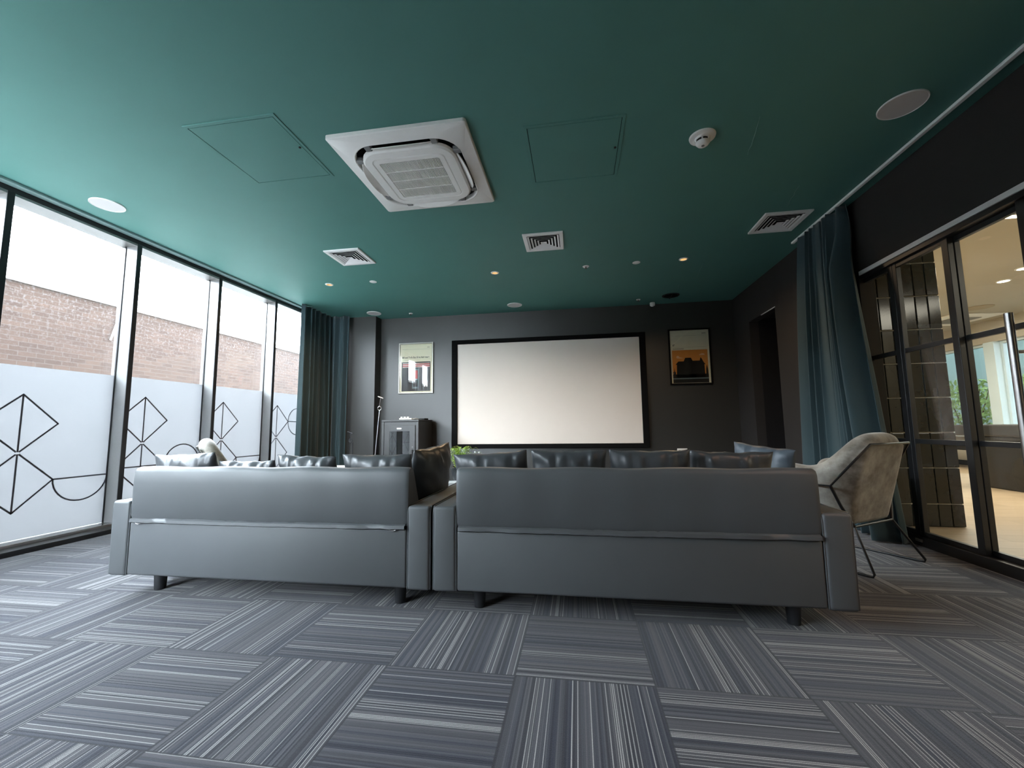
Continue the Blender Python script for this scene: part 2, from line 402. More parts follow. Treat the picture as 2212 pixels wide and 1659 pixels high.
# ------------------------------------------------------------------ sliding glass doors on the right
DX = 2.50
struct(MB().box((XR + .002, -.4, 2.19), (DX + .09, 3.95, 2.226)).build('trim_5', M['greyled']))
struct(MB().box((XR + .012, -.4, 2.155), (DX + .09, 3.95, 2.191), .002).build('trim_6', M['blackmetal']))
struct(MB().box((2.485, -.4, -.05), (DX + .09, 3.95, .072), .004).build('trim_7', M['blackmetal']))
def door_panel(n, x, ya, yb, handle=None):
    D = sempty('door_%d' % n, (x, ya, 0)); L = yb - ya; s = .050
    m = MB().box((0, 0, .072), (.035, s, 2.157), .003).box((0, L - s, .072), (.035, L, 2.157), .003); m.build('stile', M['blackmetal'], D)
    for z in (.072, .752, 1.442, 2.12):
        MB().box((.002, s, z), (.033, L - s, z + .034), .002).build('rail', M['blackmetal'], D)
    MB().box((.013, s - .005, .09), (.021, L - s + .005, 2.14)).build('glass', M['glass'], D)
    if handle is not None:
        h = MB().tube([(-.06, handle, .45), (-.06, handle, 1.53)], .019, 20)
        h.tube([(-.06, handle, .62), (.005, handle, .62)], .010, 10).tube([(-.06, handle, 1.36), (.005, handle, 1.36)], .010, 10)
        h.build('pull_handle', M['chrome'], D, True)
    return D
door_panel(1, DX, 3.605, 4.02)
door_panel(2, DX + .002, 3.11, 3.62)
door_panel(3, DX + .042, 2.66, 3.16)
door_panel(4, DX, 1.70, 2.665)
door_panel(5, DX + .042, .75, 1.72)
door_panel(6, DX, -.30, .77)
hd = MB().tube([(0, 0, .45), (0, 0, 1.525)], .019, 20).tube([(0, 0, .62), (.065, 0, .62)], .010, 10).tube([(0, 0, 1.30), (.065, 0, 1.30)], .010, 10)
bpy.data.objects['door_4']
hh = hd.build('pull_handle', M['chrome'], bpy.data.objects['door_4'], True); hh.location = (-.05, 1.025 + .0 - .0, 0)
stp = MB().box((0, 0, 0), (.012, .06, .022), .003).box((-.002, .015, .006), (0, .045, .014)).build('door_stop', M['alu']); stp.location = (2.474, 3.57, .03)
tag(stp, 'small silver floor stop at the foot of the black sliding door frame', 'door stop')

# ------------------------------------------------------------------ adjacent room
struct(MB().box((2.5, -1, -.12), (8.2, 13, -.002)).build('floor_adjacent', M['oak']))
struct(MB().box((XR + .12, -1, H), (8.2, 13, H + .2)).build('ceiling_adjacent', M['cream']))
wl = MB().box((3.31, 12.8, 0), (8.2, 13, H)).box((XR, -1.2, 0), (8.2, -1, H))
wl.box((8.0, -1, 0), (8.2, 13, .70)).box((8.0, -1, 2.43), (8.2, 13, H)).box((8.0, -1, .7), (8.2, 2.0, 2.43)).box((8.0, 11.3, .7), (8.2, 13, 2.43))
struct(wl.build('wall_adjacent', M['cream']))
struct(MB().box((2.62, 4.262, 0), (3.30, 5.2, H)).box((3.26, 5.2, 0), (3.30, 12.9, H)).build('wall_tiled', M['grout']))
tl = MB(); rnd = random.Random(3)
for ix in range(8):
    for iz in range(10):
        z0 = -.115 + .312 * iz; z1 = z0 + .304; x0 = 3.308 - .1005 * (ix + 1); x1 = x0 + .0955
        z0 = max(z0, .0); z1 = min(z1, H)
        if z1 - z0 < .02 or x0 < 2.49: continue
        b = bmesh.new(); bmesh.ops.create_cube(b, size=1)
        for v in b.verts: v.co = Vector((v.co.x * (x1 - x0), v.co.y * .012, v.co.z * (z1 - z0)))
        bmesh.ops.bevel(b, geom=list(b.edges), offset=.005, segments=3, profile=.5, affect='EDGES')
        R = Euler((rnd.uniform(-.012, .012), 0, rnd.uniform(-.014, .014))).to_matrix().to_4x4()
        tl.bm(b, Matrix.Translation(((x0 + x1) / 2, 4.256, (z0 + z1) / 2)) @ R)
wt = tl.build('wall_tiles', M['gloss_tile'], None, True, 6); struct(wt)
for n, (a, b_) in enumerate(((2.0, 4.2), (4.3, 6.5), (6.6, 8.0), (8.1, 9.19), (9.40, 11.3))):
    W_ = sempty('window_%d' % (20 + n), (8.0, a, .7)); L = b_ - a
    MB().box((.10, 0, 0), (.11, L, 1.73)).build('pane', M['glass'], W_)
    MB().box((.06, 0, 0), (.15, .05, 1.73), .003).box((.06, L - .05, 0), (.15, L, 1.73), .003).box((.06, .05, 1.68), (.15, L - .05, 1.73), .003).box((.06, .05, 0), (.15, L - .05, .05), .003).build('window_frame', M['paleblue'], W_)
    MB().box((-.05, L, 0), (.15, L + .21 if n == 3 else L + .1, 1.73), .004).build('pier', M['paleblue'], W_)
struct(MB().box((7.80, -1, .60), (8.02, 12.8, .70), .006).build('trim_8', M['paleblue']))
struct(MB().box((7.97, -1, 0), (8.0, 12.8, .10), .004).build('baseboard_adjacent', M['black']))
bn = thing('window_bench', 'long low black bench under the far windows of the next room', 'bench', (7.5, 9.2, 0))
MB().box((-.22, -2.4, .36), (.22, 2.4, .46), .01).build('seat', M['black'], bn)
for yy in (-2.2, 0, 2.2): MB().box((-.18, yy - .04, 0), (.18, yy + .04, .36), .004).build('support', M['black'], bn)
pt = thing('games_table', 'dark panelled games table on the oak floor of the next room', 'table', (5.95, 6.55, 0), math.radians(0))
MB().box((-.45, -.5, .70), (1.2, .55, .86), .02).build('table_top', M['blackmetal'], pt)
MB().box((-.36, -.40, 0), (.10, .44, .70), .015).build('leg', M['blackmetal'], pt)
MB().box((.7, -.40, 0), (1.1, .44, .70), .015).build('leg', M['blackmetal'], pt)
ls = thing('linear_light', 'warm linear light glowing at the ceiling of the next room', 'ceiling light', (3.95, 4.42, H))
MB().box((-.55, -.035, -.03), (.75, .035, 0), .004).build('housing', M['whitemetal'], ls)
MB().box((-.54, -.028, -.034), (.74, .028, -.0305)).build('diffuser', M['warmstrip'], ls)
def spot(label, loc):
    t = thing('recessed_lamp', label, 'ceiling light', loc)
    MB().lathe([(.055, -.004), (.06, -.012), (.075, -.009), (.078, .002)], n=32).build('trim_ring', M['whitemetal'], t, True)
    MB().lathe([(0, -.006), (.056, -.006)], n=32).build('lens', M['spotlens'], t, True)
spot('bright recessed lamp beside the door handle, nearer of two in the next room', (5.72, 6.10, H))
spot('bright recessed lamp beside the door handle, further of two in the next room', (5.95, 6.62, H))
rs = thing('ceiling_speaker', 'round beige ceiling speaker beyond the glass door', 'speaker', (6.9, 8.15, H))
MB().lathe([(.0, -.012), (.17, -.012), (.19, -.008), (.19, 0)], n=36).build('grille', plain('beige_grille', (.40, .33, .22), .7), rs, True)
ca = thing('ceiling_air_unit', 'flat square air unit on the cream ceiling of the next room', 'air conditioner', (7.2, 9.0, H), .1)
MB().box((-.45, -.45, -.03), (.45, .45, 0), .01).build('panel', M['whitepl'], ca)
MB().box((-.25, -.25, -.04), (.25, .25, -.028), .006).build('grille', M['greypl'], ca)

# garden beyond the far windows
struct(MB().box((8.2, -10, -.35), (40, 40, -.1)).build('ground_garden', M['paving']))
def dimmer_mat():
    t = NT('translucent_dimmer'); a = t.n('ShaderNodeBsdfTranslucent'); a.inputs[0].default_value = (.22, .235, .23, 1)
    t.l(a.outputs[0], t.out.inputs[0]); return t.m
cn = MB().box((8.2, -12, 3.60), (13.2, 18, 3.62)).build('dimming_canopy', dimmer_mat()); tag(cn, 'added unseen translucent sheet dimming daylight over the planted courtyard beyond the far windows', 'dimming_canopy')  # added out of view to dim the daylight on the garden
struct(MB().box((8.2, -12.2, -.2), (13.2, -12, 3.6)).box((8.2, 18, -.2), (13.2, 18.2, 3.6)).box((8.0, 13, -.2), (8.2, 18.2, 3.6)).box((8.0, -12.2, -.2), (8.2, -1, 3.6)).box((8.0, -12, H), (8.2, 18, 3.7)).build('wall_canopy_sides', M['palewall']))  # added walls that close off the sky under the dimming roof
gw = thing('garden_wall', 'pale rendered building beyond the far windows', 'building', (13, 12, -.1))
MB().box((0, -14, 0), (.3, 14, 4.6)).build('wall', M['palewall'], gw)
lv = MB()
for k in range(16): lv.box((-.10, -1.6, .45 + .075 * k), (-.06, -.2, .45 + .075 * k + .05))
lv.build('louvre', M['paleblue'], gw)
def shrub(label, loc, r, hgt, n, seed):
    rr = random.Random(seed); t = thing('garden_shrub', label, 'shrub', loc, 0, 'shrubs outside the far windows')
    st = MB()
    for k in range(7):
        a = rr.uniform(0, 2 * PI); e = rr.uniform(.3, .9) * r
        st.tube([(0, 0, 0), (e * .35 * math.cos(a), e * .35 * math.sin(a), hgt * .4), (e * math.cos(a), e * math.sin(a), hgt * .9)], [.03, .02, .008], 6)
    st.build('stem', M['bark'], t)
    lf = MB()
    for k in range(n):
        while True:
            p = Vector((rr.uniform(-1, 1), rr.uniform(-1, 1), rr.uniform(-1, 1)))
            if p.length < 1: break
        p = Vector((p.x * r, p.y * r, hgt * .72 + p.z * hgt * .36)); R = Euler((rr.uniform(0, 6), rr.uniform(0, 6), rr.uniform(0, 6))).to_matrix(); L = rr.uniform(.05, .09)
        lf.add([p + R @ Vector(q) for q in ((-L, 0, 0), (0, -L * .4, .01), (L, 0, 0), (0, L * .4, .01))], [(0, 1, 2, 3)])
    lf.build('foliage', M['foliage2'], t)
shrub('leafy green shrub outside the left far window pane', (9.9, 12.3, -.1), .75, 2.0, 800, 1)
shrub('leafy green shrub outside the right far window pane', (9.9, 10.75, -.1), .6, 1.9, 700, 2)
shrub('low green shrub in front of the louvres', (9.6, 9.4, -.1), .5, 1.1, 500, 3)

# ------------------------------------------------------------------ ceiling fittings
def rsq(hw, rad, n=8):
    out = []
    for (cx, cy, a0) in ((hw - rad, hw - rad, 0), (-hw + rad, hw - rad, 90), (-hw + rad, -hw + rad, 180), (hw - rad, -hw + rad, 270)):
        for k in range(n + 1):
            a = math.radians(a0 + 90 * k / n); out.append((cx + rad * math.cos(a), cy + rad * math.sin(a)))
    return out
def loft(mb, loops, cap0=False, cap1=False, mi=0):
    n = len(loops[0]); v = [p for L in loops for p in L]; f = []
    for k in range(len(loops) - 1):
        for q in range(n): f.append((k * n + q, k * n + (q + 1) % n, (k + 1) * n + (q + 1) % n, (k + 1) * n + q))
    if cap0: f.append(tuple(range(n)))
    if cap1: f.append(tuple((len(loops) - 1) * n + q for q in range(n)))
    return mb.add(v, f, mi)
def L3(poly, z): return [(x, y, z) for x, y in poly]

ac = thing('ceiling_air_conditioner', 'white square cassette air conditioner in the middle of the teal ceiling', 'air conditioner', (-1.125, 2.834, H))
a = MB(); loft(a, [L3(rsq(.482, .02), 0), L3(rsq(.482, .02), -.022), L3(rsq(.476, .02), -.028), L3(rsq(.405, .19), -.040), L3(rsq(.392, .185), -.046), L3(rsq(.385, .18), -.040), L3(rsq(.382, .18), -.012)])
a.build('panel', M['whitepl'], ac, True, 35)
a = MB(); loft(a, [L3(rsq(.384, .18), -.012), L3(rsq(.29, .10), -.012)]); a.build('air_duct', M['darkvoid'], ac)
a = MB(); loft(a, [L3(rsq(.315, .13), -.012), L3(rsq(.338, .14), -.030), L3(rsq(.338, .14), -.052), L3(rsq(.328, .14), -.062), L3(rsq(.270, .055), -.064), L3(rsq(.264, .05), -.058), L3(rsq(.258, .05), -.064), L3(rsq(.222, .012), -.064), L3(rsq(.220, .010), -.052)])
a.build('inner_frame', M['whitepl'], ac, True, 30)
g = MB(); loft(g, [L3(rsq(.222, .01), -.040), L3(rsq(.0005, .0002), -.040)]); gr = g.build('grille_backing', M['darkvoid'], ac)
g = MB()
for k in range(40):
    x = -.218 + .436 * (k + .5) / 40; g.box((x - .0026, -.22, -.062), (x + .0026, .22, -.044))
for k in (1, 2, 3):
    y = -.22 + .44 * k / 4; g.box((-.22, y - .003, -.064), (.22, y + .003, -.046))
g.build('grille', M['whitepl'], ac)
for k in range(4):
    f = MB(); n = 12; v = []
    for q in range(n + 1):
        s_ = -1 + 2 * q / n; wdt = .062 * (1 - .75 * abs(s_) ** 3); x = s_ * .215
        for (rr_, zz) in ((.345, -.030), (.345 + wdt * .75, -.030 - wdt * .62), (.345 + wdt * .75 - .004, -.034 - wdt * .62), (.341, -.034)): v.append((x, rr_, zz))
    fc = []
    for q in range(n):
        for e in range(4): fc.append((q * 4 + e, q * 4 + (e + 1) % 4, q * 4 + 4 + (e + 1) % 4, q * 4 + 4 + e))
    fc += [(0, 1, 2, 3), (n * 4 + 3, n * 4 + 2, n * 4 + 1, n * 4)]
    f.add(v, fc); f.v = [tuple(Matrix.Rotation(k * PI / 2, 3, 'Z') @ Vector(p)) for p in f.v]
    f.build('louvre', M['whitepl'] if k != 1 else M['whitepl'], ac, True, 50)
    for sg in (-1, 1):
        e = MB().box((sg * .235 - .022, .332, -.045), (sg * .235 + .022, .385, -.014), .004)
        e.v = [tuple(Matrix.Rotation(k * PI / 2, 3, 'Z') @ Vector(p)) for p in e.v]
        e.build('louvre_bracket', M['greypl'], ac)

def access_panel(label, c):
    t = thing('access_panel', label, 'hatch', (*c, H), 0, 'ceiling access hatches')
    f = MB(); loft(f, [L3(rsq(.328, .002, 2), 0), L3(rsq(.326, .002, 2), -.005), L3(rsq(.306, .002, 2), -.005), L3(rsq(.306, .002, 2), -.001)]); f.build('frame', M['teal'], t)
    f = MB(); loft(f, [L3(rsq(.3065, .002, 2), -.0012), L3(rsq(.298, .002, 2), -.0012)]); f.build('gap', M['tealgap'], t)
    f = MB(); loft(f, [L3(rsq(.3015, .002, 2), -.001), L3(rsq(.3015, .002, 2), -.004)], False, True); f.build('hatch', M['teal'], t)
    MB().cyl((.285, -.02, -.006), .008, .006, 14).build('lock', M['black'], t)
access_panel('square teal access hatch left of the air conditioner', (-2.123, 2.447))
access_panel('square teal access hatch right of the air conditioner', (.033, 2.823))

def diffuser(label, c):
    t = thing('air_diffuser', label, 'vent', (*c, H), 0, 'square ceiling air vents')
    f = MB(); loft(f, [L3(rsq(.206, .002, 2), 0), L3(rsq(.206, .002, 2), -.012), L3(rsq(.203, .002, 2), -.015), L3(rsq(.168, .002, 2), -.015), L3(rsq(.165, .002, 2), -.002)]); f.build('frame', M['whitemetal'], t)
    f = MB(); loft(f, [L3(rsq(.168, .002, 2), -.002), L3(rsq(.001, .0002, 2), -.002)]); f.build('backing', M['darkvoid'], t)
    for k in range(5):
        o = .160 - .032 * k; i = o - .0165; f = MB()
        if k < 4: loft(f, [L3(rsq(o, .001, 2), -.0175), L3(rsq(i, .001, 2), -.0105), L3(rsq(i, .001, 2), -.009), L3(rsq(o, .001, 2), -.016), L3(rsq(o, .001, 2), -.0175)])
        else: loft(f, [L3(rsq(o, .001, 2), -.020), L3(rsq(.002, .0005, 2), -.012)])
        f.build('vane', M['whitemetal'], t)
diffuser('square white ceiling vent nearest the left windows', (-2.488, 4.201))
diffuser('square white ceiling vent in front of the screen, middle of three', (-.293, 4.207))
diffuser('square white ceiling vent beside the right curtain', (1.988, 4.192))

def cspeaker(label, c, r=.118):
    t = thing('ceiling_speaker', label, 'speaker', (*c, H), 0, 'round white ceiling speakers')
    MB().lathe([(0, -.006), (r - .006, -.006)], n=48).build('grille', M['speaker'], t, True)
    MB().lathe([(r - .007, -.005), (r - .004, -.009), (r, -.007), (r, 0)], n=48).build('rim', M['whitemetal'], t, True)
cspeaker('round white ceiling speaker above the left windows', (-3.937, 2.815))
cspeaker('round white ceiling speaker nearest the white curtain track', (2.034, 2.711), .122)
cspeaker('round white ceiling speaker above the dark pillar', (-3.349, 6.431))
cspeaker('round white ceiling speaker above the projection screen', (-.937, 6.42))
ds = thing('ceiling_speaker', 'black ceiling speaker with its cover missing near the right poster', 'speaker', (1.454, 6.40, H))
MB().lathe([(.10, -.004), (.122, -.006), (.125, 0)], n=40).build('rim', M['black'], ds, True)
MB().lathe([(0, -.020), (.03, -.022), (.035, -.010), (.09, -.004), (.1, -.005)], n=40).build('cone', M['darkvoid'], ds, True)
MB().box((-.10, -.008, -.024), (.10, .008, -.018), .002).box((-.008, -.10, -.024), (.008, .10, -.018), .002).build('bridge', M['black'], ds)

sm = thing('smoke_detector', 'white smoke detector on the right of the teal ceiling', 'detector', (.895, 2.80, H))
MB().lathe([(0, -.014), (.070, -.014), (.082, -.010), (.085, 0)], n=40).build('base', M['whitepl'], sm, True)
MB().lathe([(0, -.066), (.028, -.066), (.036, -.060), (.046, -.046), (.046, -.042)], n=32).lathe([(.046, -.028), (.05, -.022), (.05, -.013)], n=32).build('sensor_head', M['whitepl'], sm, True)
MB().lathe([(.041, -.043), (.041, -.027)], n=32).build('slot_ring', M['black'], sm, True)
for k in range(6):
    an = k * PI / 3 + .2; MB().box((.040, -.005, -.045), (.0475, .005, -.026), 0, 1, Matrix.Rotation(an, 4, 'Z')).build('rib', M['whitepl'], sm)
MB().cyl((0, 0, -.067), .010, .003, 16).build('indicator', M['greypl'], sm)

def downlight(label, c):
    t = thing('downlight', label, 'ceiling light', (*c, H), 0, 'lit warm downlights')
    MB().lathe([(.036, -.002), (.038, -.008), (.050, -.006), (.052, 0)], n=32).build('trim_ring', M['whitemetal'], t, True)
    MB().lathe([(0, -.0035), (.0365, -.0035)], n=32).build('lamp', M['warm'], t, True)
    l = bpy.data.lights.new('downlight_lamp', 'SPOT'); l.energy = 14.0; l.color = (1, .70, .42); l.spot_size = math.radians(158); l.spot_blend = 1.0; l.shadow_soft_size = .04
    o = bpy.data.objects.new('downlight_beam', l); COL.objects.link(o); o.parent = t; o.location = (0, 0, -.02)
downlight('lit amber downlight nearest the left curtain', (-3.257, 4.995))
downlight('lit amber downlight above the screen, middle of three', (-.975, 4.99))
downlight('lit amber downlight on the right before the cracked ceiling', (1.296, 4.978))
def disc(label, c, r=.046):
    t = MB().lathe([(0, -.008), (r - .008, -.008), (r, -.004), (r, .003)], n=32).build('cover_plate', M['whitemetal'], None, True)
    t.location = (*c, H); tag(t, label, 'cover plate', 'blank ceiling cover plates')
disc('blank white cover plate beside the left amber downlight', (-2.63, 5.006))
disc('blank white cover plate beside the right amber downlight', (.758, 4.982))
def sprinkler(label, c, r=.042):
    t = thing('sprinkler_head', label, 'sprinkler', (*c, H), 0, 'ceiling sprinkler heads')
    MB().lathe([(.010, -.003), (.02, -.009), (r - .006, -.007), (r, .003)], n=28).build('escutcheon', M['whitemetal'], t, True)
    MB().cyl((0, 0, -.012), .009, .024, 12).cyl((0, 0, -.026), .016, .003, 16).build('nozzle', M['alu'], t)
sprinkler('small white sprinkler head between two vents left of the right downlights', (.161, 4.995))
sprinkler('small white sprinkler head above the left poster', (-2.749, 6.568), .036)
sprinkler('small white sprinkler head above the right end of the screen', (.997, 6.517), .036)
pr = thing('motion_sensor', 'small white motion sensor at the top of the dark screen wall', 'sensor', (1.245, 6.74, H))
MB().cyl((0, 0, -.023), .040, .052, 24, bev=.005).build('housing', M['whitepl'], pr, True)
MB().lathe([(0, -.066), (.02, -.062), (.03, -.05)], (-.006, -.012, 0), 20).build('lens', M['whitepl'], pr, True)
# hairline cracks in the ceiling paint
ck = MB(); rr = random.Random(5)
for (p, q) in (((1.20, 2.66), (1.28, 3.06)), ((1.56, 5.15), (1.63, 5.65)), ((1.46, 5.9), (1.50, 6.2)), ((1.86, 3.55), (1.92, 3.9))):
    N = 7; pts = [(p[0] + (q[0] - p[0]) * k / N + rr.uniform(-.006, .006), p[1] + (q[1] - p[1]) * k / N) for k in range(N + 1)]
    for k in range(N):
        wd = .0016 * (1.2 - abs(k - 3) / 4)
        ck.add([(pts[k][0] - wd, pts[k][1], H - .0015), (pts[k][0] + wd, pts[k][1], H - .0035), (pts[k + 1][0] + wd, pts[k + 1][1], H - .0035), (pts[k + 1][0] - wd, pts[k + 1][1], H - .0015)], [(0, 1, 2, 3)])
struct(ck.build('trim_9', plain('lifted_paint_edge', (.16, .32, .29), .6)))

# ------------------------------------------------------------------ curtains and track
tr = thing('curtain_track', 'white curtain track along the right edge of the teal ceiling', 'curtain track', (2.353, 2.0, H))
MB().box((-.014, -4.4, -.020), (.014, 2.72, 0), .003).build('rail', M['whitemetal'], tr)
for yy in (2.44, 2.58): MB().box((-.012, yy - .012, -.035), (.0, yy + .02, -.018), .003).build('glider', M['whitemetal'], tr)
def curtain(name, label, fn, nu, nz, ztop, zbot, cat='curtain'):
    m = MB(); v = []
    for iz in range(nz + 1):
        t = iz / nz; z = ztop + (zbot - ztop) * t
        for iu in range(nu + 1): x, y = fn(iu / nu, t); v.append((x, y, z))
    f = [(iz * (nu + 1) + iu, iz * (nu + 1) + iu + 1, (iz + 1) * (nu + 1) + iu + 1, (iz + 1) * (nu + 1) + iu) for iz in range(nz) for iu in range(nu)]
    m.add(v, f); o = m.build(name, M['curtain'], None, True, 180)
    md = o.modifiers.new('thick', 'SOLIDIFY'); md.thickness = .004; md.offset = 0
    return tag(o, label, cat)
def fold(u, t, nf, ph=0):
    w_ = u + .018 * math.sin(u * 17 + ph) + .010 * math.sin(u * 41 + 2 * ph)
    return math.sin(w_ * nf * 2 * PI) + .35 * math.sin(w_ * nf * 4.3 * PI + 1.3 + ph + t * 1.2)
def cur_r(u, t):
    ya = 3.90 - .05 * min(1, t * 4) - .27 * max(0, (t - .2) / .8) ** 1.2; yb = 4.56 + .25 * t ** .7
    y = ya + (yb - ya) * u
    amp = (.030 + .022 * math.sin(min(1, t * 1.5) * PI / 2)) * (1 - .25 * u)
    near = math.exp(-((u - .12) / .16) ** 2) * min(1, t * 5)
    x = 2.358 + amp * (1 + .9 * near) * fold(u, t, 7 - 0 * t, .6) - .012 * t - .035 * near
    bulge = math.exp(-((u - .06) / .10) ** 2) * math.exp(-((t - .06) / .10) ** 2)
    x = min(x + .05 * bulge, 2.448)
    return x, y + .012 * math.sin(u * 60)
curtain('curtain', 'dark teal curtain gathered beside the glass sliding doors', cur_r, 260, 40, H - .022, .012)
def cur_l(u, t):
    L1, L2 = .92, .34; s_ = u * (L1 + L2)
    y0 = 5.70 - .075 * t; amp = .034 + .018 * t
    q = amp * fold(u, t, 8, 2.1)
    k = min(1, max(0, (s_ - (L1 - .12)) / .24))
    if s_ < L1: px, py = -4.17, y0 + s_ * (6.50 - y0) / L1
    else: px, py = -4.17 + (s_ - L1), 6.50
    nx, ny = math.cos(k * PI / 2), -math.sin(k * PI / 2)
    lean = .03 * t
    return max(px + nx * q + lean * (1 - k), -4.30), min(py + ny * q, 6.60)
curtain('curtain', 'dark teal curtain gathered in the left corner by the windows', cur_l, 260, 36, H - .004, .045)

# ------------------------------------------------------------------ screen and posters
sn = thing('projection_screen', 'large blank white projection screen in a black frame', 'screen', (-.486, YB, 1.48))
hw, hh_, wi2, hi2 = 1.603, .918, 1.508, .848
fr = MB(); P4 = lambda a, b, y: [(-a, y, -b), (a, y, -b), (a, y, b), (-a, y, b)]
loft(fr, [P4(hw, hh_, 0), P4(hw, hh_, -.055), P4(hw - .006, hh_ - .006, -.062), P4(wi2 + .006, hi2 + .006, -.062), P4(wi2, hi2, -.056), P4(wi2, hi2, -.028)])
fr.build('frame', M['velvetblack'], sn)
MB().box((-wi2 - .004, -.032, -hi2 - .004), (wi2 + .004, -.026, hi2 + .004)).build('screen_fabric', M['screen'], sn)

def text_mb(body, size, x, z, y, align='LEFT', width=None):
    cu = bpy.data.curves.new('t', 'FONT'); cu.body = body; cu.size = size; cu.align_x = align; cu.offset = size * .03
    o = bpy.data.objects.new('t', cu); COL.objects.link(o)
    dg = bpy.context.evaluated_depsgraph_get(); me = o.evaluated_get(dg).to_mesh()
    vs = [v.co.copy() for v in me.vertices]; fs = [tuple(p.vertices) for p in me.polygons]
    o.evaluated_get(dg).to_mesh_clear(); bpy.data.objects.remove(o); bpy.data.curves.remove(cu)
    sx = 1
    if width: sx = width / max(1e-6, max(v.x for v in vs) - min(v.x for v in vs))
    return MB().add([(x + v.x * sx, y, z + v.y) for v in vs], fs)
def flat(rects, y, d=.0006):
    m = MB()
    for r in rects:
        if len(r) == 4 and not isinstance(r[0], tuple): x0, z0, x1, z1 = r; m.prism([(x0, z0), (x1, z0), (x1, z1), (x0, z1)], y - d, y, 'Y')
        else: m.prism(r, y - d, y, 'Y')
    return m
def poster(label, c, framemat, art, fw=.022):
    t = thing('framed_poster', label, 'poster', (c[0], YB, c[1])); W2, H2 = .315, .445
    f = MB(); loft(f, [P4(W2, H2, 0), P4(W2, H2, -.028), P4(W2 - .003, H2 - .003, -.031), P4(W2 - fw + .003, H2 - fw + .003, -.031), P4(W2 - fw, H2 - fw, -.028), P4(W2 - fw, H2 - fw, -.012)])
    f.build('frame', framemat, t)
    p = MB().box((-W2 + fw - .003, -.014, -H2 + fw - .003), (W2 - fw + .003, -.011, H2 - fw + .003)).build('print', M['paper'], t)
    art(p, -.0142)
    g = MB().box((-W2 + fw - .001, -.0215, -H2 + fw - .001), (W2 - fw + .001, -.0195, H2 - fw + .001)).build('glazing', M['glass'], t)
    return t
def art_left(p, y):
    text_mb("Bill and Ted's Excellent Adventure", .040, -.258, .175, y - .0005, width=.50).build('title', M['ink'], p)
    flat([(-.255, .330, .255, .3325), (-.255, .158, .255, .1600)], y).build('rules', M['rule'], p)
    for q in ((-.255, .128, -.125, .135), (.20, .358, .245, .366)): flat([q], y).build('small_print', M['rule'], p)
    flat([(-.262, -.405, .262, .108)], y).build('picture_ground', M['ink'], p)
    flat([(-.245, .075 - .032 * k, .25, .088 - .032 * k) for k in range(3)], y - .0006).build('pale_stripes', M['pink'], p)
    flat([(-.245, .059 - .032 * k, .25, .073 - .032 * k) for k in range(2)], y - .0006).build('red_stripes', M['red'], p)
    flat([(-.07, -.36, .05, -.01)], y - .0006).build('grey_panel', M['slate'], p)
    flat([(-.05, -.19, .03, -.04)], y - .0012).build('red_panel', M['red'], p)
    flat([(-.05, -.33, .03, -.21)], y - .0012).build('dark_panel', M['ink'], p)
    flat([(.14, -.10, .20, -.02), (.15, -.20, .20, -.12), (.15, -.33, .17, -.24), (.19, -.33, .21, -.24)], y - .0006).build('pale_shapes', M['pink'], p)
def art_right(p, y):
    text_mb('IT', .040, -.258, .170, y - .0005).build('title', M['ink'], p)
    flat([(-.255, .335, .255, .3372), (-.255, .150, .255, .1520)], y).build('rules', M['rule'], p)
    for q in ((-.255, .122, -.09, .131), (.19, .362, .25, .372)): flat([q], y).build('small_print', M['rule'], p)
    flat([(-.270, -.418, .262, .105)], y).build('orange_sky', M['orange'], p)
    def ci(cx, cz, r, n=20): return [(cx + r * math.cos(2 * PI * k / n), cz + r * math.sin(2 * PI * k / n)) for k in range(n)]
    flat([ci(-.185, -.005, .022)], y - .0006).build('sun', M['peach'], p)
    for q in ([(-.18, -.028), (-.10, -.022), (-.17, -.005)], [(.13, .018), (.22, .018), (.21, .038), (.18, .045), (.15, .032)]): flat([q], y - .0008).build('cloud', M['peach'], p)
    house = [(-.215, -.35), (-.205, -.125), (-.225, -.125), (-.18, -.075), (-.10, -.075), (-.075, -.02), (.01, -.02), (.035, -.07), (.14, -.07), (.155, -.015), (.165, -.03), (.20, -.10), (.225, -.13), (.205, -.13), (.215, -.35)]
    flat([house, (-.270, -.418, .262, -.28)], y - .0012).build('house_silhouette', M['ink'], p)
    for q in ([(-.262, -.30), (-.262, -.24), (-.25, -.24), (-.243, -.17), (-.236, -.24), (-.225, -.24), (-.225, -.30)], [(.225, -.30), (.228, -.21), (.242, -.13), (.256, -.21), (.260, -.30)]): flat([q], y - .0016).build('tree', M['ink'], p)
    flat([(-.270, -.357, .262, -.338)], y - .0018).build('road', M['slate'], p)
poster('framed poster with red stripes and window reflections left of the screen', (-2.745, 1.952), M['oldsilver'], art_left)
poster('framed poster with orange sky and dark house right of the screen', (1.790, 1.980), M['velvetblack'], art_right)

